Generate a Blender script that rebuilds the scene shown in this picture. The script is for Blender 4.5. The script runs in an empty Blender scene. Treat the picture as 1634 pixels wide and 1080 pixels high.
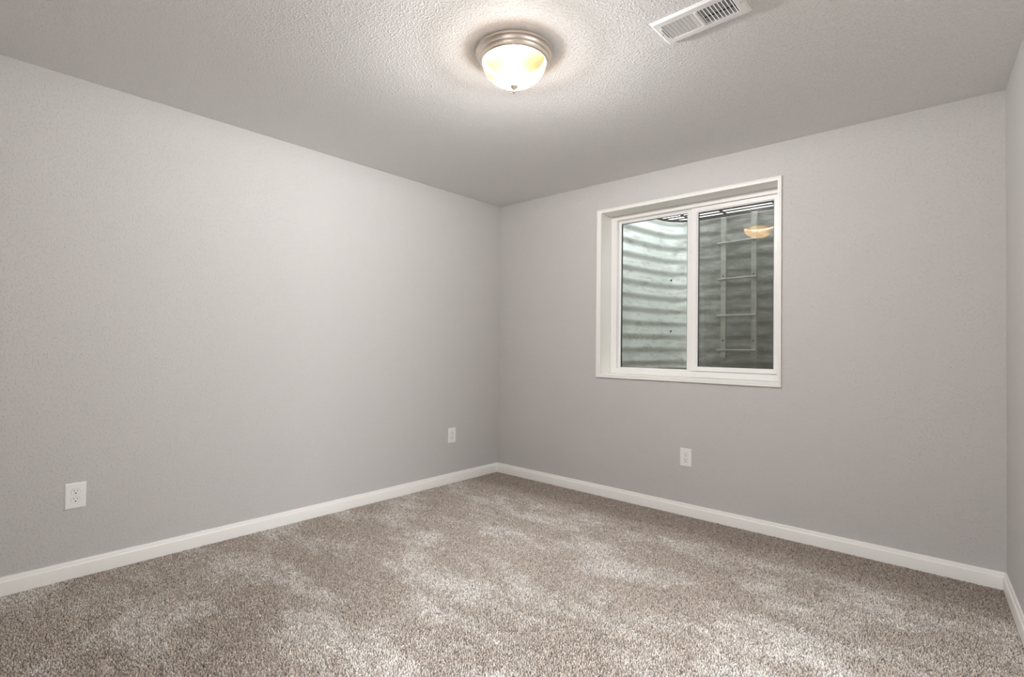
import bpy, bmesh, math, random
from mathutils import Vector, Matrix
random.seed(7)
PI = math.pi
S = bpy.context.scene
C = S.collection

# ------------------------------------------------------------------ camera
YAW, PITCH, ROLL = math.radians(-41.7272), math.radians(0.8799), math.radians(0.6834)
fw = Vector((math.sin(YAW)*math.cos(PITCH), math.cos(YAW)*math.cos(PITCH), math.sin(PITCH)))
r0 = Vector((math.cos(YAW), -math.sin(YAW), 0)); u0 = r0.cross(fw)
rt = math.cos(ROLL)*r0 + math.sin(ROLL)*u0
up = -math.sin(ROLL)*r0 + math.cos(ROLL)*u0
cd = bpy.data.cameras.new('camera'); cam = bpy.data.objects.new('camera', cd); C.objects.link(cam)
cd.sensor_fit = 'HORIZONTAL'; cd.sensor_width = 36; cd.lens = 18.1725; cd.clip_start = 0.02
M = Matrix((rt, up, -fw)).transposed().to_4x4(); M.translation = Vector((3.2716, -3.4819, 1.1517))
cam.matrix_world = M
S.camera = cam

# ------------------------------------------------------------------ world, exposure
w = bpy.data.worlds.new('overcast_sky'); S.world = w; w.use_nodes = True
bg = w.node_tree.nodes['Background']; bg.inputs[0].default_value = (0.93, 0.97, 1.0, 1); bg.inputs[1].default_value = 3.5
S.view_settings.view_transform = 'Standard'; S.view_settings.look = 'None'
S.view_settings.exposure = 0.10; S.view_settings.gamma = 1.0; S.view_settings.use_curve_mapping = False

def light(name, kind, loc, power, col, **kw):
    d = bpy.data.lights.new(name, kind); d.energy = power; d.color = col
    for k, v in kw.items(): setattr(d, k, v)
    o = bpy.data.objects.new(name, d); C.objects.link(o); o.location = loc
    return o
LX, LY = 1.775, -1.81          # ceiling lamp
LAMP_W, SIDE_FILL_W, REAR_FILL_W = 56, 98, 190
# added fill light beyond the right wall, reaching in through an added doorway
light('added_side_fill', 'AREA', (6.28, -1.80, 1.5), SIDE_FILL_W, (0.93, 0.97, 1.0), shape='RECTANGLE', size=1.2, size_y=1.5).rotation_euler = (0, math.radians(90), 0)

# added fill light behind the camera, entering by an added open doorway
light('added_rear_fill', 'AREA', (2.95, -5.2, 2.36), REAR_FILL_W, (0.92, 0.96, 1.0), shape='DISK', size=0.3)

# ------------------------------------------------------------------ dimensions
H = 2.44
W0, TW = 3.393, math.tan(math.radians(3.62))
YF = -4.45                     # wall behind the camera
def XR(y): return W0 - y*TW    # right wall face

# ------------------------------------------------------------------ materials
def mat(name, col, rough=0.5, metal=0.0, spec=0.5):
    m = bpy.data.materials.new(name); m.use_nodes = True
    b = m.node_tree.nodes['Principled BSDF']
    b.inputs['Base Color'].default_value = (*col, 1); b.inputs['Roughness'].default_value = rough
    b.inputs['Metallic'].default_value = metal; b.inputs['Specular IOR Level'].default_value = spec
    return m
def nd(m, t, **kw):
    n = m.node_tree.nodes.new(t)
    for k, v in kw.items():
        if k in n.inputs.keys(): n.inputs[k].default_value = v
        else: setattr(n, k, v)
    return n
def lk(m, a, b): m.node_tree.links.new(a, b)
def bsdf(m): return m.node_tree.nodes['Principled BSDF']
def ramp(m, src, stops):
    n = nd(m, 'ShaderNodeValToRGB'); e = n.color_ramp.elements
    while len(e) < len(stops): e.new(0.5)
    for k, (p, c) in zip(e, stops): k.position = p; k.color = (*c, 1) if len(c) == 3 else c
    lk(m, src, n.inputs[0]); return n
def paint(name, col, s1, s2, dist, strength, lo=0.42, hi=0.62, rough=0.65):
    """wall paint over sprayed plaster texture"""
    m = mat(name, col, rough, 0, 0.4)
    tc = nd(m, 'ShaderNodeTexCoord')
    n1 = nd(m, 'ShaderNodeTexNoise', Scale=s1, Detail=2.0, Roughness=0.5); lk(m, tc.outputs['Object'], n1.inputs['Vector'])
    n2 = nd(m, 'ShaderNodeTexNoise', Scale=s2, Detail=1.0); lk(m, tc.outputs['Object'], n2.inputs['Vector'])
    r1 = ramp(m, n1.outputs['Fac'], [(lo, (0, 0, 0)), (hi, (1, 1, 1))])
    mx = nd(m, 'ShaderNodeMath', operation='MULTIPLY_ADD'); lk(m, n2.outputs['Fac'], mx.inputs[0]); mx.inputs[1].default_value = 0.5
    lk(m, r1.outputs['Color'], mx.inputs[2])
    bp = nd(m, 'ShaderNodeBump', Strength=strength, Distance=dist); lk(m, mx.outputs[0], bp.inputs['Height'])
    lk(m, bp.outputs['Normal'], bsdf(m).inputs['Normal'])
    return m
M_wall = paint('wall_paint', (0.624, 0.605, 0.591), 105, 210, 0.0019, 0.75, 0.53, 0.72)
M_ceil = paint('ceiling_paint', (0.86, 0.85, 0.835), 105, 210, 0.0024, 0.9, 0.50, 0.68)
M_trim = mat('trim_paint', (0.94, 0.925, 0.885), 0.4)
M_vinyl = mat('white_vinyl', (0.945, 0.935, 0.91), 0.35)
M_plastic = mat('white_plastic', (0.93, 0.915, 0.90), 0.3)
M_slot = mat('dark_slot', (0.02, 0.018, 0.016), 0.6)
M_nickel = mat('brushed_nickel', (0.80, 0.72, 0.64), 0.36, 1.0)
M_screw = mat('screw_metal', (0.55, 0.54, 0.52), 0.4, 0.8)
M_white = mat('white_enamel', (0.93, 0.93, 0.92), 0.35)
M_duct = mat('duct_grey', (0.46, 0.49, 0.52), 0.6)
M_black = mat('black_gasket', (0.03, 0.03, 0.03), 0.6)
M_grate = mat('dark_grate_steel', (0.045, 0.03, 0.025), 0.6, 0.4)
M_door = mat('door_paint', (0.80, 0.79, 0.76), 0.4)
M_brass = mat('knob_metal', (0.55, 0.5, 0.45), 0.3, 1.0)

def carpet(pile):
    m = mat('carpet_pile' if pile else 'carpet_backing', (0.4, 0.35, 0.31), 0.95, 0, 0.05)
    tc = nd(m, 'ShaderNodeTexCoord'); O = tc.outputs['Object']
    big = nd(m, 'ShaderNodeTexNoise', Scale=3.1, Detail=7.0, Roughness=0.7, Distortion=0.2); mp = nd(m, 'ShaderNodeMapping'); mp.inputs['Rotation'].default_value = (0, 0, math.radians(6)); mp.inputs['Scale'].default_value = (0.6, 1.2, 1)
    lk(m, O, mp.inputs[0]); lk(m, mp.outputs[0], big.inputs['Vector'])
    bigr = ramp(m, big.outputs['Fac'], [(0.475, (0, 0, 0)), (0.60, (1, 1, 1))])
    base = nd(m, 'ShaderNodeMix', data_type='RGBA')
    base.inputs[6].default_value = (0.60, 0.525, 0.46, 1); base.inputs[7].default_value = (0.79, 0.735, 0.68, 1)
    mul = nd(m, 'ShaderNodeMix', data_type='RGBA', blend_type='MULTIPLY'); mul.inputs[0].default_value = 1.0
    # darker strip along the back wall, with an uneven edge
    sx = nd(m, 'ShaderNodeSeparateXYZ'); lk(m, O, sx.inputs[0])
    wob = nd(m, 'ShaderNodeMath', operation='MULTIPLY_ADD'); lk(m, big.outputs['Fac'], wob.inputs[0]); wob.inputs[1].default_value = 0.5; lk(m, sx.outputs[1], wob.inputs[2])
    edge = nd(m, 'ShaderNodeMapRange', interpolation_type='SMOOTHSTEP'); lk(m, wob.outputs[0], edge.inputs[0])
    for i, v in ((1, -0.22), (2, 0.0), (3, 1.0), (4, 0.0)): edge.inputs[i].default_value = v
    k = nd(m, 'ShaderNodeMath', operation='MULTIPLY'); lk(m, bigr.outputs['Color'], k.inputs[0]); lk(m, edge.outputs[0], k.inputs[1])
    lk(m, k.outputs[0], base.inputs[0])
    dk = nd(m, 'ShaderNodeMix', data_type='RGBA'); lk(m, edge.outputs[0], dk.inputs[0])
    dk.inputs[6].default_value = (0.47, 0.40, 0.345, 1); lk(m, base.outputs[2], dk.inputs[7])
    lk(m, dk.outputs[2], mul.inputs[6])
    if pile:
        at = nd(m, 'ShaderNodeAttribute', attribute_name='yarn'); lk(m, at.outputs['Fac'], mul.inputs[7])
    else: mul.inputs[7].default_value = (0.5, 0.48, 0.46, 1)
    lk(m, mul.outputs[2], bsdf(m).inputs['Base Color'])
    return m
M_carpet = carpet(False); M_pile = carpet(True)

def glass(name, refl, tint):
    m = bpy.data.materials.new(name); m.use_nodes = True
    nt = m.node_tree; nt.nodes.clear()
    out = nd(m, 'ShaderNodeOutputMaterial'); mix = nd(m, 'ShaderNodeMixShader'); mix.inputs[0].default_value = refl
    t = nd(m, 'ShaderNodeBsdfTransparent'); t.inputs[0].default_value = (*tint, 1)
    g = nd(m, 'ShaderNodeBsdfGlossy', Roughness=0.0)
    lk(m, t.outputs[0], mix.inputs[1]); lk(m, g.outputs[0], mix.inputs[2]); lk(m, mix.outputs[0], out.inputs[0])
    return m
M_glass = glass('window_glass', 0.055, (0.955, 0.978, 0.962))

def screen():
    m = bpy.data.materials.new('insect_screen_mesh'); m.use_nodes = True
    nt = m.node_tree; nt.nodes.clear()
    out = nd(m, 'ShaderNodeOutputMaterial'); mix = nd(m, 'ShaderNodeMixShader'); mix.inputs[0].default_value = 0.30
    t = nd(m, 'ShaderNodeBsdfTransparent'); d = nd(m, 'ShaderNodeBsdfDiffuse'); d.inputs[0].default_value = (0.09, 0.085, 0.07, 1)
    lk(m, t.outputs[0], mix.inputs[1]); lk(m, d.outputs[0], mix.inputs[2]); lk(m, mix.outputs[0], out.inputs[0])
    return m
M_screen = screen()

def dome_mat():
    """frosted glass shade lit from inside: glows, and lets the bulb's light through"""
    m = bpy.data.materials.new('frosted_shade_glass'); m.use_nodes = True
    nt = m.node_tree; nt.nodes.clear()
    out = nd(m, 'ShaderNodeOutputMaterial')
    tc = nd(m, 'ShaderNodeTexCoord')
    n = nd(m, 'ShaderNodeTexNoise', Scale=6.0, Detail=0.0, Distortion=0.3); mp = nd(m, 'ShaderNodeMapping'); mp.inputs['Location'].default_value = (0.37, 0.22, 0.1); lk(m, tc.outputs['Object'], mp.inputs[0]); lk(m, mp.outputs[0], n.inputs['Vector'])
    r = ramp(m, n.outputs['Fac'], [(0.36, (0.9, 0.5, 0.14)), (0.47, (1.0, 0.54, 0.19))])
    s = ramp(m, n.outputs['Fac'], [(0.30, (0.04, 0.04, 0.04)), (0.46, (1, 1, 1))])
    sm = nd(m, 'ShaderNodeMath', operation='MULTIPLY'); sm.inputs[1].default_value = 9.5; lk(m, s.outputs['Color'], sm.inputs[0])
    em = nd(m, 'ShaderNodeEmission'); lk(m, r.outputs['Color'], em.inputs[0]); lk(m, sm.outputs[0], em.inputs[1])
    tr = nd(m, 'ShaderNodeBsdfTransparent'); gl = nd(m, 'ShaderNodeBsdfGlossy', Roughness=0.15)
    m1 = nd(m, 'ShaderNodeMixShader'); m1.inputs[0].default_value = 0.5
    m2 = nd(m, 'ShaderNodeMixShader'); m2.inputs[0].default_value = 0.04
    lk(m, tr.outputs[0], m1.inputs[1]); lk(m, em.outputs[0], m1.inputs[2])
    lk(m, m1.outputs[0], m2.inputs[1]); lk(m, gl.outputs[0], m2.inputs[2]); lk(m, m2.outputs[0], out.inputs[0])
    return m
M_dome = dome_mat()
M_glow = bpy.data.materials.new('warm_diffuser'); M_glow.use_nodes = True
M_glow.node_tree.nodes.clear()
_e = nd(M_glow, 'ShaderNodeEmission'); _e.inputs[0].default_value = (1.0, 0.64, 0.32, 1); _e.inputs[1].default_value = 2.2
lk(M_glow, _e.outputs[0], nd(M_glow, 'ShaderNodeOutputMaterial').inputs[0])

def galvanised(name, col, dirt):
    m = mat(name, col, 0.5, 0.2)
    tc = nd(m, 'ShaderNodeTexCoord'); mp = nd(m, 'ShaderNodeMapping'); mp.inputs['Scale'].default_value = (4, 4, 13)
    lk(m, tc.outputs['Object'], mp.inputs[0])
    n = nd(m, 'ShaderNodeTexNoise', Scale=1.7, Detail=7.0, Roughness=0.68); lk(m, mp.outputs[0], n.inputs['Vector'])
    sx = nd(m, 'ShaderNodeSeparateXYZ'); lk(m, tc.outputs['Object'], sx.inputs[0])
    mr = nd(m, 'ShaderNodeMapRange'); mr.inputs[1].default_value = 1.15; mr.inputs[2].default_value = 1.6; lk(m, sx.outputs[0], mr.inputs[0])
    ad = nd(m, 'ShaderNodeMath', operation='MULTIPLY_ADD'); lk(m, mr.outputs[0], ad.inputs[0]); ad.inputs[1].default_value = 0.22; lk(m, n.outputs['Fac'], ad.inputs[2])
    r = ramp(m, ad.outputs[0], [(0.50, (0, 0, 0)), (0.78, (dirt, dirt, dirt))])
    mx = nd(m, 'ShaderNodeMix', data_type='RGBA'); lk(m, r.outputs['Color'], mx.inputs[0])
    mx.inputs[6].default_value = (*col, 1); mx.inputs[7].default_value = (0.22, 0.195, 0.145, 1)
    lk(m, mx.outputs[2], bsdf(m).inputs['Base Color'])
    rr = nd(m, 'ShaderNodeMapRange'); rr.inputs[3].default_value = 0.38; rr.inputs[4].default_value = 0.8; lk(m, r.outputs['Color'], rr.inputs[0])
    lk(m, rr.outputs[0], bsdf(m).inputs['Roughness'])
    return m
M_well = galvanised('galvanised_steel', (0.78, 0.805, 0.78), 0.7)
M_rail = galvanised('ladder_steel', (0.90, 0.90, 0.84), 0.4)
M_gravel = mat('gravel', (0.22, 0.19, 0.14), 0.95)

# ------------------------------------------------------------------ mesh helpers
def obj(name, bm, m, parent=None, smooth=None, bevel=0.0):
    bmesh.ops.recalc_face_normals(bm, faces=bm.faces[:])
    if bevel:
        bmesh.ops.bevel(bm, geom=bm.edges[:], offset=bevel, segments=2, affect='EDGES', clamp_overlap=True)
    me = bpy.data.meshes.new(name); bm.to_mesh(me); bm.free()
    o = bpy.data.objects.new(name, me); C.objects.link(o)
    me.materials.append(m)
    if smooth is not None:
        for p in me.polygons: p.use_smooth = True
        me.set_sharp_from_angle(angle=math.radians(smooth))
    if parent is not None: o.parent = parent
    return o
def thing(name, label, cat, loc=(0, 0, 0), rot=None, group=None):
    o = bpy.data.objects.new(name, None); C.objects.link(o); o.empty_display_size = 0.05
    o.location = loc
    if rot is not None: o.rotation_euler = rot
    o['label'] = label; o['category'] = cat
    if group: o['group'] = group
    return o
def struct(name, bm, m, label=None, cat=None, **kw):
    o = obj(name, bm, m, **kw); o['kind'] = 'structure'
    if label: o['label'] = label
    if cat: o['category'] = cat
    return o
def box(bm, lo, hi):
    vs = [bm.verts.new((x, y, z)) for x in (lo[0], hi[0]) for y in (lo[1], hi[1]) for z in (lo[2], hi[2])]
    for f in ((0, 1, 3, 2), (4, 6, 7, 5), (0, 4, 5, 1), (2, 3, 7, 6), (0, 2, 6, 4), (1, 5, 7, 3)):
        bm.faces.new([vs[i] for i in f])
    return vs
def boxbm(lo, hi):
    bm = bmesh.new(); box(bm, lo, hi); return bm
def prism(bm, pts, z0, z1):
    a = [bm.verts.new((x, y, z0)) for x, y in pts]; b = [bm.verts.new((x, y, z1)) for x, y in pts]
    n = len(pts); bm.faces.new(a[::-1]); bm.faces.new(b)
    for i in range(n): bm.faces.new((a[i], a[(i+1) % n], b[(i+1) % n], b[i]))
def lathe(bm, prof, n=64, cx=0, cy=0, cz=0):
    """prof: (r, z) list, open or touching the axis"""
    rings = []
    for r, z in prof:
        if r < 1e-6: rings.append([bm.verts.new((cx, cy, cz+z))])
        else: rings.append([bm.verts.new((cx+r*math.cos(2*PI*k/n), cy+r*math.sin(2*PI*k/n), cz+z)) for k in range(n)])
    for a, b in zip(rings, rings[1:]):
        for k in range(n):
            l = (k+1) % n
            if len(a) == 1 and len(b) == 1: continue
            if len(a) == 1: bm.faces.new((a[0], b[k], b[l]))
            elif len(b) == 1: bm.faces.new((a[k], a[l], b[0]))
            else: bm.faces.new((a[k], a[l], b[l], b[k]))
def ring_loft(bm, outer, inner, prof):
    """rectangular frame in the xz plane; outer/inner = (x0, x1, z0, z1); prof = closed list of (t, y), t from outer 0 to inner 1"""
    loops = []
    for t, y in prof:
        x0, x1, z0, z1 = [a+(b-a)*t for a, b in zip(outer, inner)]
        loops.append([bm.verts.new(p) for p in ((x0, y, z0), (x1, y, z0), (x1, y, z1), (x0, y, z1))])
    n = len(loops)
    for i in range(n):
        a, b = loops[i], loops[(i+1) % n]
        for k in range(4):
            l = (k+1) % 4
            bm.faces.new((a[k], a[l], b[l], b[k]))
def tube(bm, pts, r, n=10, cap=True):
    pts = [Vector(p) for p in pts]; rings = []
    prev = None
    for i, p in enumerate(pts):
        t = (pts[min(i+1, len(pts)-1)] - pts[max(i-1, 0)]).normalized()
        if prev is None:
            a = Vector((0, 0, 1)) if abs(t.z) < 0.9 else Vector((1, 0, 0))
            prev = (a - t*a.dot(t)).normalized()
        else: prev = (prev - t*prev.dot(t)).normalized()
        q = t.cross(prev)
        rings.append([bm.verts.new(p + r*(math.cos(2*PI*k/n)*prev + math.sin(2*PI*k/n)*q)) for k in range(n)])
    for a, b in zip(rings, rings[1:]):
        for k in range(n): bm.faces.new((a[k], a[(k+1) % n], b[(k+1) % n], b[k]))
    if cap: bm.faces.new(rings[0][::-1]); bm.faces.new(rings[-1])
def strip(bm, path, prof):
    """sweep a profile (offset from path to its left, z) along a 2-D path with mitred corners; solid"""
    n = len(path); P = [Vector(p) for p in path]; rows = []
    for i in range(n):
        d0 = (P[i]-P[i-1]).normalized() if i > 0 else None
        d1 = (P[i+1]-P[i]).normalized() if i < n-1 else None
        a = d0 or d1; b = d1 or d0
        na, nb = Vector((-a.y, a.x)), Vector((-b.y, b.x))
        nn = (na+nb).normalized(); k = 1/max(0.3, nn.dot(na))
        rows.append([bm.verts.new((P[i].x+nn.x*o*k, P[i].y+nn.y*o*k, z)) for o, z in prof])
    m = len(prof)
    for a, b in zip(rows, rows[1:]):
        for k in range(m): bm.faces.new((a[k], a[(k+1) % m], b[(k+1) % m], b[k]))
    bm.faces.new(rows[0]); bm.faces.new(rows[-1][::-1])

# ------------------------------------------------------------------ room shell
T = 0.12
bm = bmesh.new(); prism(bm, [(-T, T), (-T, YF-T), (XR(YF)+T, YF-T), (XR(0)+T, T)], -0.08, -0.0045)
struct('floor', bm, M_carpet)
import numpy as np
def carpet_pile():
    """tufts of yarn, each leaning its own way"""
    g = np.random.default_rng(5); X = []; Y = []; Q = []
    for sp, near in ((0.0062, True), (0.0105, False)):
        xs, ys = np.meshgrid(np.arange(0.004, XR(YF), sp), np.arange(YF+0.004, -0.002, sp))
        x = xs.ravel()+g.uniform(-.45, .45, xs.size)*sp; y = ys.ravel()+g.uniform(-.45, .45, xs.size)*sp
        view = (y+3.75-(x-0.74)*0.884) > 0                      # finer in front of the camera, coarser behind it
        k = (x > 0.011) & (x < W0-y*TW-0.011) & (y < -0.011) & (y > YF+0.003) & (view == near)
        X.append(x[k]); Y.append(y[k]); Q.append(np.full(k.sum(), sp/0.0062))
    x = np.concatenate(X); y = np.concatenate(Y); q = np.concatenate(Q); n = len(x)
    h = g.uniform(.0068, .0108, n); r = g.uniform(.0022, .0036, n)*q; a0 = g.uniform(0, 2*PI, n)
    lx, ly = g.normal(0, .0027, n), g.normal(0, .0027, n)
    V = np.zeros((n, 7, 3)); F = []
    for j in range(3):
        a = a0+j*2*PI/3
        V[:, j] = np.stack([x+r*.8*np.cos(a), y+r*.8*np.sin(a), np.full(n, -.0055)], 1)
        V[:, 3+j] = np.stack([x+lx*.6+r*np.cos(a+.5), y+ly*.6+r*np.sin(a+.5), -.0055+h*.72], 1)
    V[:, 6] = np.stack([x+lx, y+ly, -.0055+h], 1)
    tri = np.array([(0, 1, 4), (0, 4, 3), (1, 2, 5), (1, 5, 4), (2, 0, 3), (2, 3, 5), (3, 4, 6), (4, 5, 6), (5, 3, 6)])
    idx = (tri[None]+7*np.arange(n)[:, None, None]).reshape(-1).astype(np.int32)
    me = bpy.data.meshes.new('carpet_pile'); nf = len(idx)//3
    me.vertices.add(n*7); me.vertices.foreach_set('co', V.reshape(-1).astype(np.float32))
    me.loops.add(len(idx)); me.loops.foreach_set('vertex_index', idx)
    me.polygons.add(nf); me.polygons.foreach_set('loop_start', np.arange(nf, dtype=np.int32)*3)
    me.update(calc_edges=True)
    at = me.attributes.new('yarn', 'FLOAT', 'POINT')
    at.data.foreach_set('value', np.repeat(np.clip(g.normal(1.0, .26, n), .3, 1.6), 7).astype(np.float32))
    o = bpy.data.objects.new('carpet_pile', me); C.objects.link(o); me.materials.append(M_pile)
    o['kind'] = 'stuff'; o['label'] = 'beige brown cut pile carpet with brushed lighter patches'; o['category'] = 'carpet'
carpet_pile()
bm = bmesh.new(); prism(bm, [(-T, T), (-T, YF-T), (XR(YF)+T, YF-T), (XR(0)+T, T)], H, H+0.1)
struct('ceiling', bm, M_ceil, 'light grey ceiling with sprayed knockdown texture', 'ceiling')
struct('wall_left', boxbm((-T, YF-T, 0), (0, 0, H)), M_wall, 'long light grey wall on the left with two outlets', 'wall')
WO = (1.098, 2.368, 0.9445, 2.2025)       # finished window opening x0 x1 z0 z1
hx0, hx1, hz0, hz1 = WO[0]-0.012, WO[1]+0.012, WO[2]-0.012, WO[3]+0.012
YW = 0.22                                  # outer face of the back wall
bm = bmesh.new()
ring_loft(bm, (-T, XR(0)+T, -0.02, H+0.1), (hx0, hx1, hz0, hz1), [(0, 0), (1, 0), (1, YW), (0, YW)])
struct('wall_back', bm, M_wall, 'light grey wall with the basement window', 'wall')
# right wall with a doorway added beyond the frame to admit side fill
DY0, DY1, DZ = -1.36, -2.22, 2.05
bm = bmesh.new()
for ya, yb, z0 in ((0, DY0, 0), (DY0, DY1, DZ), (DY1, YF, 0)):
    prism(bm, [(XR(ya), ya), (XR(yb), yb), (XR(yb)+T, yb), (XR(ya)+T, ya)], z0, H)
struct('wall_right', bm, M_wall, 'light grey wall at the right edge of the photo', 'wall')
bm = bmesh.new()
for ya, yb, z0, z1 in ((DY0+0.06, DY0, 0, DZ+0.06), (DY1, DY1-0.06, 0, DZ+0.06), (DY0, DY1, DZ, DZ+0.06)):
    prism(bm, [(XR(ya)-0.014, ya), (XR(yb)-0.014, yb), (XR(yb)+0.001, yb), (XR(ya)+0.001, ya)], z0, z1)
struct('trim_1', bm, M_trim)
# wall behind the camera: closed closet door and an open doorway added for fill
D1 = (0.42, 1.13, 2.05); D2 = (2.52, 3.36, 2.05)
bm = bmesh.new()
for x0, x1, z0 in ((-T, D1[0], 0), (D1[0], D1[1], D1[2]), (D1[1], D2[0], 0), (D2[0], D2[1], D2[2]), (D2[1], XR(YF)+T, 0)):
    box(bm, (x0, YF-T, z0), (x1, YF, H))
struct('wall_front', bm, M_wall)
for d, nm in ((D1, 'trim_2'), (D2, 'trim_3')):
    bm = bmesh.new()
    for x0, x1, z0, z1 in ((d[0]-0.06, d[0], 0, d[2]+0.06), (d[1], d[1]+0.06, 0, d[2]+0.06), (d[0], d[1], d[2], d[2]+0.06)):
        box(bm, (x0, YF-0.001, z0), (x1, YF+0.014, z1))
    struct(nm, bm, M_trim)
HY = YF-T-1.3  # hall added to house the fill light behind the camera
bm = bmesh.new(); box(bm, (1.9, HY-0.1, -0.08), (4.0, YF-T, -0.005)); struct('floor_added_hall', bm, M_carpet)
bm = bmesh.new(); box(bm, (1.9, HY-0.1, H), (4.0, YF-T, H+0.1)); struct('ceiling_added_hall', bm, M_ceil)
bm = bmesh.new(); box(bm, (1.8, HY-0.1, 0), (4.1, HY, H)); box(bm, (1.8, HY, 0), (1.9, YF-T, H)); box(bm, (4.0, HY, 0), (4.1, YF-T, H))
struct('wall_added_hall', bm, M_wall)
bm = bmesh.new(); box(bm, (D1[0]+0.003, YF-0.06, 0.012), (D1[1]-0.003, YF-0.02, D1[2]-0.003))
dr = struct('door_1', bm, M_door)
for (x0, x1, z0, z1) in ((D1[0]+0.1, D1[1]-0.1, 0.2, 0.85), (D1[0]+0.1, D1[1]-0.1, 1.05, 1.93)):
    bm = bmesh.new(); ring_loft(bm, (x0, x1, z0, z1), (x0+0.02, x1-0.02, z0+0.02, z1-0.02), [(0, YF-0.025), (0, YF-0.014), (1, YF-0.014), (1, YF-0.025)])
    obj('door_panel', bm, M_door, dr)
# room added around the side fill light, beyond the added doorway
NX0, NX1, NY0, NY1 = XR(YF)+T+0.01, 6.32, -3.6, -0.2
bm = bmesh.new(); box(bm, (XR(0)+T-0.02, NY0, -0.08), (NX1, NY1, -0.005)); struct('floor_added_room', bm, M_carpet)
bm = bmesh.new(); box(bm, (XR(0)+T-0.02, NY0, H), (NX1, NY1, H+0.1)); struct('ceiling_added_room', bm, M_ceil)
bm = bmesh.new(); box(bm, (NX1, NY0, 0), (NX1+0.1, NY1, H)); box(bm, (XR(0)+T-0.02, NY0-0.1, 0), (NX1+0.1, NY0, H)); box(bm, (XR(0)+T-0.02, NY1, 0), (NX1+0.1, NY1+0.1, H))
struct('wall_added_room', bm, M_wall)

# baseboards
BP = [(0, 0), (0.0135, 0), (0.0135, 0.060), (0.0125, 0.0635), (0.0085, 0.068), (0.0075, 0.077), (0.005, 0.083), (0, 0.084)]
def baseboard(name, path, label):
    bm = bmesh.new(); strip(bm, path, BP)
    struct(name, bm, M_trim, label, 'baseboard', smooth=30)
c0 = (0, 0); c1 = (XR(0), 0)
e = 0.0135
# paths run so that the room is on their left
def sub(name, a, b, ca, cb, label):
    """straight baseboard with mitred ends where ca / cb is the unit bisector direction into the room"""
    a = Vector(a); b = Vector(b); d = (b-a).normalized(); n = Vector((-d.y, d.x))
    bm = bmesh.new(); rows = []
    for p, m in ((a, ca), (b, cb)):
        rows.append([bm.verts.new((p.x+n.x*o+d.x*m*o, p.y+n.y*o+d.y*m*o, z)) for o, z in BP])
    k = len(BP)
    for i in range(k): bm.faces.new((rows[0][i], rows[0][(i+1) % k], rows[1][(i+1) % k], rows[1][i]))
    bm.faces.new(rows[0]); bm.faces.new(rows[1][::-1])
    return struct(name, bm, M_trim, label, 'baseboard', smooth=30)
sub('baseboard_left', (0, 0), (0, YF), 1, -1, 'white baseboard along the long left wall')
sub('baseboard_back', (XR(0), 0), (0, 0), 1, -1, 'white baseboard under the window along the back wall')
tr = math.tan(math.radians(45-1.81))
sub('baseboard_right', (XR(DY0+0.06), DY0+0.06), (XR(0), 0), 0, -1/tr*0.94, 'short white baseboard at the right edge of the photo')
sub('baseboard_right.001', (XR(YF), YF), (XR(DY1-0.06), DY1-0.06), 1, 0, 'white baseboard right of the added doorway')
for i, (x0, x1) in enumerate(((0.014, D1[0]-0.06), (D1[1]+0.06, D2[0]-0.06), (D2[1]+0.06, XR(YF)-0.014))):
    bm = bmesh.new(); strip(bm, [(x0, YF), (x1, YF)], BP); struct('baseboard_front' if i == 0 else 'baseboard_front.%03d' % i, bm, M_trim)

# ------------------------------------------------------------------ window
win = bpy.data.objects.new('window_1', None); C.objects.link(win); win['kind'] = 'structure'
win.location = ((WO[0]+WO[1])/2, 0, WO[2])
win['label'] = 'white framed sliding basement window looking into the steel well'; win['category'] = 'window'
def wobj(name, bm, m, **kw):
    o = obj(name, bm, m, win, **kw); o.matrix_parent_inverse = Matrix.Translation(win.location).inverted(); return o
CO = (1.060, 2.3915, 0.9195, 2.2295)
bm = bmesh.new()
ring_loft(bm, CO, WO, [(0, 0), (0, -0.011), (0.05, -0.0135), (0.24, -0.0135), (0.30, -0.009), (0.40, -0.0085), (0.46, -0.0105), (0.93, -0.0105), (1.0, -0.0085), (1.0, 0.0)])
wobj('casing', bm, M_trim)
bm = bmesh.new()
JO = (hx0, hx1, hz0, hz1)
ring_loft(bm, JO, WO, [(0, 0.0005), (1, -0.001), (1, 0.215), (0, 0.215)])
wobj('jamb', bm, M_trim)
YV = 0.145
FI = (1.150, 2.331, 0.988, 2.166)
bm = bmesh.new()
ring_loft(bm, WO, FI, [(0, YV+0.004), (0.06, YV), (0.93, YV), (1, YV+0.003), (1, 0.212), (0, 0.212)])
fr = wobj('frame', bm, M_vinyl)
# fixed left light: glazing frame, meeting stile, glass
GO = (1.150, 1.775, 0.988, 2.166); GI = (1.1685, 1.713, 0.998, 2.143)
bm = bmesh.new()
ring_loft(bm, GO, GI, [(0, 0.178), (0.4, 0.176), (1, 0.182), (1, 0.205), (0, 0.205)])
wobj('fixed_glazing_frame', bm, M_vinyl)
bm = bmesh.new(); ring_loft(bm, (1.1685, 1.713, 0.998, 2.143), (1.1725, 1.709, 1.000, 2.1405), [(0, 0.186), (1, 0.186), (1, 0.200), (0, 0.200)])
wobj('gasket', bm, M_black)
bm = bmesh.new(); box(bm, (1.165, 0.189, 0.995), (1.716, 0.193, 2.146)); wobj('glass_pane', bm, M_glass)
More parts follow.
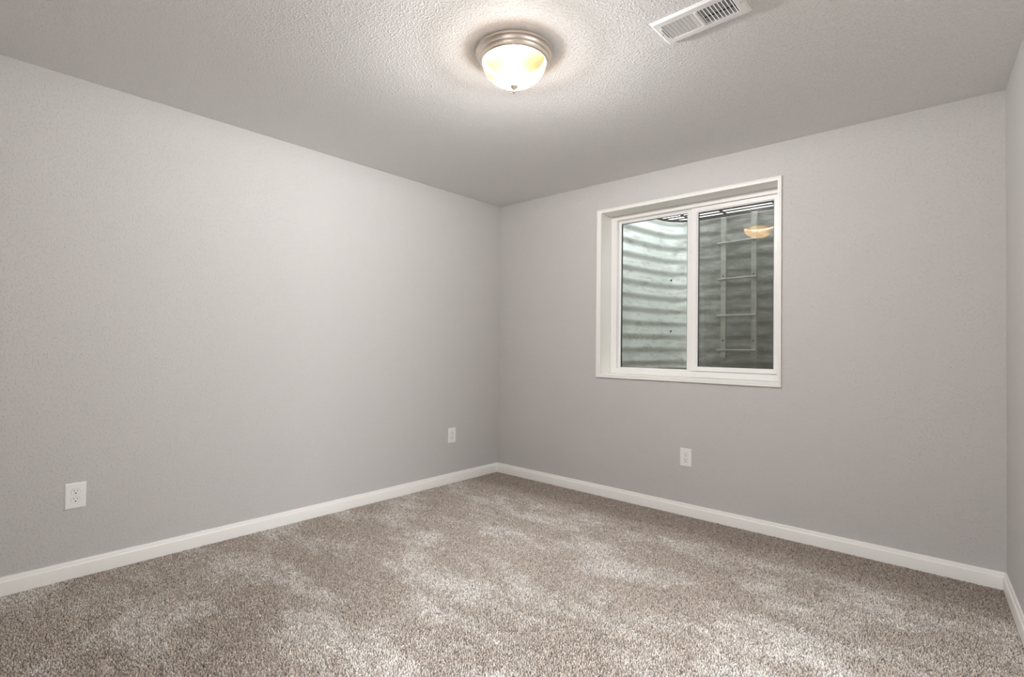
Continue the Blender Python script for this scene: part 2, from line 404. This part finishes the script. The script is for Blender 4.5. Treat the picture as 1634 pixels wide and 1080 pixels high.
# sliding right sash
SO = (1.753, 2.329, 0.991, 2.163); SI = (1.803, 2.303, 1.024, 2.126)
bm = bmesh.new()
ring_loft(bm, SO, SI, [(0, 0.153), (0.05, 0.150), (0.78, 0.150), (0.82, 0.153), (0.98, 0.157), (1, 0.160), (1, 0.176), (0, 0.176)])
sash = wobj('sliding_sash', bm, M_vinyl)
def sub2(name, bm, m, parent, **kw):
    o = obj(name, bm, m, parent, **kw); o.matrix_parent_inverse = parent.matrix_parent_inverse.copy(); return o
bm = bmesh.new(); ring_loft(bm, SI, (SI[0]+0.003, SI[1]-0.003, SI[2]+0.003, SI[3]-0.003), [(0, 0.163), (1, 0.163), (1, 0.174), (0, 0.174)])
wobj('gasket', bm, M_black)
# the sliding pane sits a little askew in its sash
bm = bmesh.new(); vs = box(bm, (SI[0]-0.004, -0.002, SI[2]-0.003), (SI[1]+0.004, 0.002, SI[3]+0.003))
mx = (SI[0]+SI[1])/2
R = Matrix.Translation((mx, 0.1680, 0)) @ Matrix.Rotation(math.radians(2.0), 4, 'Z') @ Matrix.Translation((-mx, 0, 0))
bmesh.ops.transform(bm, matrix=R, verts=bm.verts[:]); wobj('glass_pane', bm, M_glass)
# latch on the meeting stile
bm = bmesh.new(); box(bm, (1.745, 0.148, 1.83), (1.753, 0.160, 1.862)); wobj('latch', bm, M_vinyl, bevel=0.002)
# insect screen outside the sliding half
bm = bmesh.new(); ring_loft(bm, (1.735, 2.335, 0.985, 2.17), (1.752, 2.318, 1.0, 2.155), [(0, 0.204), (1, 0.204), (1, 0.211), (0, 0.211)])
wobj('screen_frame', bm, M_vinyl)
bm = bmesh.new(); box(bm, (1.748, 0.2068, 0.998), (2.320, 0.2078, 2.158)); wobj('insect_screen', bm, M_screen)

# ------------------------------------------------------------------ window well outside
XC = 1.725
half = [(1.045, YW), (1.132, 0.90)]
def well_path():
    pts = [Vector(half[0]) + (Vector(half[1])-Vector(half[0]))*i/14 for i in range(15)]
    p0, p1, p2 = Vector(half[1]), Vector((1.165, 1.165)), Vector((1.42, 1.170))
    for i in range(1, 15):
        t = i/14; pts.append((1-t)**2*p0 + 2*t*(1-t)*p1 + t*t*p2)
    for i in range(1, 9): pts.append(Vector((1.42+(XC-1.42)*i/8, 1.170)))
    return pts + [Vector((2*XC-p.x, p.y)) for p in pts[-2::-1]]
WP = well_path()
def normals(P):
    out = []
    for i in range(len(P)):
        t = (P[min(i+1, len(P)-1)]-P[max(i-1, 0)]).normalized(); out.append(Vector((t.y, -t.x)))   # towards the inside
    return out
WN = normals(WP)
ZT, ZB, PITCH_W, AMP = 2.314, 0.86, 0.1165, 0.0088
bm = bmesh.new(); NZ = 176; rows = []
for j in range(NZ+1):
    z = ZB+(ZT-ZB)*j/NZ
    ph = 2*PI*(z-1.02)/PITCH_W
    fade = min(1, (ZT-z)/0.03)
    o = AMP*(math.sin(ph)+0.25*math.sin(2*ph))*fade
    rows.append([bm.verts.new((p.x+n.x*o*(1-0.52*n.y*n.y), p.y+n.y*o*(1-0.52*n.y*n.y), z)) for p, n in zip(WP, WN)])
for a, b in zip(rows, rows[1:]):
    for k in range(len(a)-1): bm.faces.new((a[k], a[k+1], b[k+1], b[k]))
well = thing('window_well', 'corrugated galvanised steel window well outside the basement window', 'window well', (XC, YW, ZB))
def child(name, bm, m, parent, **kw):
    o = obj(name, bm, m, parent, **kw); o.matrix_parent_inverse = Matrix.Translation(parent.location).inverted(); return o
sh = child('corrugated_panel', bm, M_well, well, smooth=60)
sd = sh.modifiers.new('sheet', 'SOLIDIFY'); sd.thickness = 0.003; sd.offset = 1
bm = bmesh.new(); tube(bm, [(p.x-n.x*0.002, p.y-n.y*0.002, ZT) for p, n in zip(WP, WN)], 0.007, 8)
child('rolled_rim', bm, M_rail, well, smooth=60)
def bolt(parent, p, d, r=0.008, m=M_black):
    bm = bmesh.new(); lathe(bm, [(0, 0.006), (r*0.7, 0.006), (r, 0.003), (r, -0.004), (0, -0.004)], 12)
    z = Vector((0, 0, 1)); q = z.rotation_difference(Vector(d).normalized()).to_matrix().to_4x4()
    bmesh.ops.transform(bm, matrix=Matrix.Translation(p) @ q, verts=bm.verts[:])
    return child('bolt', bm, m, parent, smooth=40)
i = 19
for z in (1.31, 1.78):
    bolt(well, (WP[i].x+WN[i].x*0.010, WP[i].y+WN[i].y*0.010, z), (WN[i].x, WN[i].y, 0))

# gravel at the bottom of the well
bm = bmesh.new()
pts = [(p.x, p.y) for p in WP]
prism(bm, pts[::-1], 0.84, 0.975)
rng = random.Random(3)
gv = obj('well_gravel', bm, M_gravel); gv['kind'] = 'stuff'; gv['label'] = 'brown dirt and gravel at the bottom of the window well'; gv['category'] = 'gravel'

# escape ladder bolted to the far side of the well
YL = 1.10
lad = thing('escape_ladder', 'grey steel escape ladder with four rungs fixed inside the window well', 'ladder', (1.773, YL, 1.085))
RL, RR = 1.6475, 1.8985
for xr, zt, zb in ((RL, 2.300, 1.075), (RR, 2.312, 1.07)):
    bm = bmesh.new()
    h = 0.021
    pr = [(YL-0.003, zb), (YL-0.003, zt-0.004), (YL, zt), (1.166, zt+0.004), (1.166, zt-0.002), (YL+0.005, zt-0.008), (YL+0.003, zt-0.012), (YL+0.003, zb+0.02), (1.15, zb+0.016), (1.15, zb+0.010), (YL+0.003, zb)]
    a = [bm.verts.new((xr-h, y, z)) for y, z in pr]; b = [bm.verts.new((xr+h, y, z)) for y, z in pr]
    bm.faces.new(a); bm.faces.new(b[::-1])
    for k in range(len(pr)): bm.faces.new((a[k], a[(k+1) % len(pr)], b[(k+1) % len(pr)], b[k]))
    # folded lip down the right side of the strip
    box(bm, (xr+h-0.003, YL-0.002, zb+0.025), (xr+h, YL+0.022, zt-0.02))
    child('rail', bm, M_rail, lad)
for z, x0, dz in ((2.072, 1.598, 0.008), (1.757, 1.604, 0.006), (1.440, 1.598, 0.0), (1.142, 1.595, 0.0)):
    bm = bmesh.new()
    tube(bm, [(x0, YL+0.045, z-0.004), (x0-0.002, YL+0.012, z-0.002), (x0+0.004, YL-0.010, z), (x0+0.02, YL-0.013, z), (1.77, YL-0.013, z+dz*0.5), (RR+0.022, YL-0.013, z+dz)], 0.0095, 10)
    child('rung', bm, M_rail, lad, smooth=50)
for xr in (RL, RR):
    for z in (1.785, 1.225): bolt(lad, (xr, YL-0.004, z), (0, -1, 0), 0.0065)

# steel grate lying over the well
grate = thing('well_grate', 'dark steel grate of parallel bars covering the top of the window well', 'grate', (XC, 0.7, 2.33))
bm = bmesh.new(); 
rim = [(p.x+n.x*0.012, p.y+n.y*0.012) for p, n in zip(WP, WN)]
for (a, b) in (((0.0), (0.022)),):
    z0, z1 = ZT+0.008, ZT+0.030
    rows = []
    for p, n in zip(WP, WN):
        rows.append([bm.verts.new((p.x+n.x*o, p.y+n.y*o, z)) for o, z in ((-0.004, z0), (0.006, z0), (0.006, z0+0.003), (0.0, z0+0.003), (0.0, z1), (-0.004, z1))])
    for u, v in zip(rows, rows[1:]):
        for k in range(6): bm.faces.new((u[k], u[(k+1) % 6], v[(k+1) % 6], v[k]))
    bm.faces.new(rows[0]); bm.faces.new(rows[-1][::-1])
child('rim_frame', bm, M_grate, grate)
def xleft(y):
    for a, b in zip(WP, WP[1:]):
        if a.y <= y <= b.y: return a.x+(b.x-a.x)*(y-a.y)/(b.y-a.y)
    return WP[0].x
y = 1.122
while y > 0.24:
    xl = xleft(y)
    bm = bmesh.new(); tube(bm, [(xl-0.003, y, ZT+0.018), (2*XC-xl+0.003, y, ZT+0.018)], 0.0066, 8)
    child('bar', bm, M_grate, grate, smooth=60); y -= 0.084
for xk in (1.36, 1.672, 2.09):
    ye = 1.17 if 1.42 < xk < 2.03 else 1.155
    bm = bmesh.new(); box(bm, (xk-0.012, 0.225, ZT+0.0085), (xk+0.012, ye, ZT+0.0135)); child('cross_bar', bm, M_grate, grate)

# ------------------------------------------------------------------ ceiling lamp
lamp = thing('ceiling_light', 'flush round ceiling light with nickel rim and glowing frosted glass dome', 'ceiling light', (LX, LY, H))
def lchild(name, bm, m, **kw): return obj(name, bm, m, lamp, **kw)
bm = bmesh.new()
lathe(bm, [(0.0, -0.001), (0.166, -0.001), (0.170, -0.004), (0.1715, -0.009), (0.170, -0.014), (0.163, -0.017), (0.159, -0.022), (0.157, -0.030),
           (0.152, -0.034), (0.150, -0.038), (0.1485, -0.047), (0.143, -0.052), (0.138, -0.052), (0.137, -0.046), (0.134, -0.030), (0.0, -0.028)], 96)
lchild('metal_pan', bm, M_nickel, smooth=35)
prof = [(0.136, -0.044), (0.1375, -0.052), (0.137, -0.060)]
for k in range(1, 17):
    t = k/16*PI/2
    prof.append((0.137*math.cos(t)**0.96 if k < 16 else 0.0, -0.060-0.089*math.sin(t)**1.18))
bm = bmesh.new(); lathe(bm, prof, 96)
lchild('glass_shade', bm, M_dome, smooth=60)
bm = bmesh.new()
lathe(bm, [(0, -0.146), (0.013, -0.148), (0.0165, -0.1515), (0.0140, -0.156), (0.007, -0.164), (0.0045, -0.168), (0.0065, -0.171), (0.0075, -0.175), (0.006, -0.179), (0.0025, -0.182), (0.0015, -0.185), (0, -0.186)], 32)
lchild('finial', bm, M_nickel, smooth=60)
# glowing inner diffuser under the pan, bulb light just below it
bm = bmesh.new(); lathe(bm, [(0, -0.0365), (0.11, -0.0365), (0.126, -0.034), (0.13, -0.0325), (0, -0.0315)], 64)
lchild('inner_diffuser', bm, M_glow, smooth=40)
LC = (1.0, 0.99, 0.99)
for lt in (light('bulb_light', 'POINT', (0, 0, -0.064), LAMP_W*2.0, LC, shadow_soft_size=0.02),
           light('bulb_light', 'POINT', (0, 0, -0.102), LAMP_W*0.36, LC, shadow_soft_size=0.05)):
    lt.data.cycles.use_multiple_importance_sampling = False
    lt.parent = lamp

# ------------------------------------------------------------------ ceiling vent
VX0, VY0 = 2.3145, -1.436               # the corner near the window
VLx, VLy = 0.333, 0.172
vent = thing('ceiling_vent', 'white metal ceiling vent with two banks of angled louvres', 'ceiling vent', (VX0+VLx/2, VY0-VLy/2, H), (0, 0, math.radians(-0.5)))
def vchild(name, bm, m, **kw): return obj(name, bm, m, vent, **kw)
hx, hy = VLx/2, VLy/2
ix, iy = 0.133, 0.051
bm = bmesh.new()
def ring_xy(bm, prof):
    loops = [[bm.verts.new((sx*a, sy*b, z)) for sx, sy in ((-1, -1), (1, -1), (1, 1), (-1, 1))] for a, b, z in prof]
    n = len(loops)
    for i in range(n):
        a, b = loops[i], loops[(i+1) % n]
        for k in range(4): bm.faces.new((a[k], a[(k+1) % 4], b[(k+1) % 4], b[k]))
ring_xy(bm, [(hx, hy, 0), (hx, hy, -0.003), (hx-0.007, hy-0.007, -0.0095), (ix+0.004, iy+0.004, -0.0095), (ix, iy, -0.0085), (ix, iy, 0.0)])
vchild('flange', bm, M_white)
bm = bmesh.new(); box(bm, (-0.0085, -iy, -0.0095), (0.0085, iy, -0.001)); box(bm, (-0.002, -iy, -0.011), (0.002, iy, -0.0094)); vchild('centre_bar', bm, M_white)
bm = bmesh.new(); box(bm, (-ix, -iy, -0.0008), (ix, iy, -0.0002)); vchild('duct_backing', bm, M_duct)
def slat(xc, tilt, w):
    bm = bmesh.new()
    t = 0.0009
    cv = [(w*(q/6-0.5), -0.0022*(1-(q/3-1)**2)) for q in range(7)]
    pr = cv + [(u, v-t) for u, v in cv[::-1]]
    a = math.radians(tilt); ca, sa = math.cos(a), math.sin(a)
    A = []; B = []
    for u, v in pr:
        x = xc+u*ca-v*sa; z = -0.0050+(u*sa+v*ca)*0.8
        A.append(bm.verts.new((x, -iy, z))); B.append(bm.verts.new((x, iy, z)))
    bm.faces.new(A); bm.faces.new(B[::-1])
    for k in range(14): bm.faces.new((A[k], A[(k+1) % 14], B[(k+1) % 14], B[k]))
    vchild('louvre', bm, M_white, smooth=40)
for k in range(8): slat(-0.1250+k*0.0151, 36, 0.0150)
for k in range(9): slat(0.0155+k*0.0138, -58, 0.0115)
bm = bmesh.new(); box(bm, (0.008, 0.012, -0.0030), (ix, 0.0165, -0.0012)); vchild('damper_rod', bm, M_black)
bm = bmesh.new(); box(bm, (-0.1425, -0.030, -0.0099), (-0.1402, 0.034, -0.0092)); vchild('lever_slot', bm, M_slot)
bm = bmesh.new(); box(bm, (-0.1440, -0.042, -0.0165), (-0.1413, -0.034, -0.009)); vchild('damper_lever', bm, M_white, bevel=0.0006)
for sx in (-1, 1):
    bm = bmesh.new(); lathe(bm, [(0, -0.0115), (0.003, -0.0112), (0.0042, -0.0098), (0.0042, -0.009), (0, -0.009)], 16, sx*0.152, 0.0)
    box(bm, (sx*0.152-0.0005, -0.003, -0.0118), (sx*0.152+0.0005, 0.003, -0.0112))
    vchild('screw', bm, M_screw)

# ------------------------------------------------------------------ wall outlets
def outlet_parts(root):
    """faces local -y; origin on the wall at the plate's centre"""
    w, h = 0.0405, 0.0622
    bm = bmesh.new()
    ring = [(w, h, 0.0), (w, h, -0.0025), (w-0.003, h-0.003, -0.0052), (w-0.006, h-0.006, -0.0058)]
    loops = []
    for a, b, y in ring: loops.append([bm.verts.new(p) for p in ((-a, y, -b), (a, y, -b), (a, y, b), (-a, y, b))])
    for a, b in zip(loops, loops[1:]):
        for k in range(4): bm.faces.new((a[k], a[(k+1) % 4], b[(k+1) % 4], b[k]))
    bm.faces.new(loops[0][::-1]); bm.faces.new(loops[-1])
    plate = obj('cover_plate', bm, M_plastic, root)
    for zc in (0.0195, -0.0195):
        # receptacle face: a disc cut flat above and below, in a thin dark gap
        def disc(R, flat, y0, y1, name, m, par):
            bm = bmesh.new(); pts = []
            for k in range(48):
                a = 2*PI*k/48; x, z = R*math.cos(a), R*math.sin(a)
                pts.append((x, max(-flat, min(flat, z))))
            A = [bm.verts.new((x, y0, zc+z)) for x, z in pts]; B = [bm.verts.new((x, y1, zc+z)) for x, z in pts]
            bm.faces.new(A); bm.faces.new(B[::-1])
            for k in range(48): bm.faces.new((A[k], A[(k+1) % 48], B[(k+1) % 48], B[k]))
            return obj(name, bm, m, par)
        rec = disc(0.0172, 0.0142, -0.0072, -0.004, 'receptacle', M_plastic, root)
        disc(0.0179, 0.0149, -0.0060, -0.004, 'gap', M_gap, rec)
        bm = bmesh.new(); box(bm, (-0.0075, -0.0075, zc+0.001), (-0.0055, -0.006, zc+0.0095)); obj('slot', bm, M_slot, rec)
        bm = bmesh.new(); box(bm, (0.0055, -0.0075, zc+0.002), (0.0075, -0.006, zc+0.0085)); obj('slot', bm, M_slot, rec)
        bm = bmesh.new(); lathe(bm, [(0, 0.0), (0.0030, 0.0), (0.0030, 0.0015), (0, 0.0015)], 16)
        bmesh.ops.transform(bm, matrix=Matrix.Translation((0, -0.006, zc-0.0065)) @ Matrix.Rotation(PI/2, 4, 'X'), verts=bm.verts[:])
        obj('ground_hole', bm, M_slot, rec)
    bm = bmesh.new(); lathe(bm, [(0, 0.0), (0.0030, 0.0), (0.0030, 0.001), (0.002, 0.0016), (0, 0.0016)], 16)
    bmesh.ops.transform(bm, matrix=Matrix.Translation((0, -0.0055, 0)) @ Matrix.Rotation(PI/2, 4, 'X'), verts=bm.verts[:])
    obj('screw', bm, M_plastic, root)
M_gap = mat('receptacle_gap', (0.30, 0.29, 0.28), 0.6)
GRP = 'white wall outlets around the room'
first = thing('wall_outlet', 'white double outlet on the left wall nearest the camera', 'outlet', (0, -3.002, 0.399), (0, 0, PI/2), GRP)
outlet_parts(first)
def dup(root, loc, rotz, label):
    r = root.copy(); C.objects.link(r); r.location = loc; r.rotation_euler = (0, 0, rotz); r['label'] = label
    for ch in list(root.children):
        c = ch.copy(); C.objects.link(c); c.parent = r
        for g in list(ch.children):
            d = g.copy(); C.objects.link(d); d.parent = c
    return r
dup(first, (0, -0.5595, 0.399), PI/2, 'small white double outlet on the left wall near the room corner')
dup(first, (1.790, 0, 0.3995), 0, 'white double outlet below the window on the back wall')
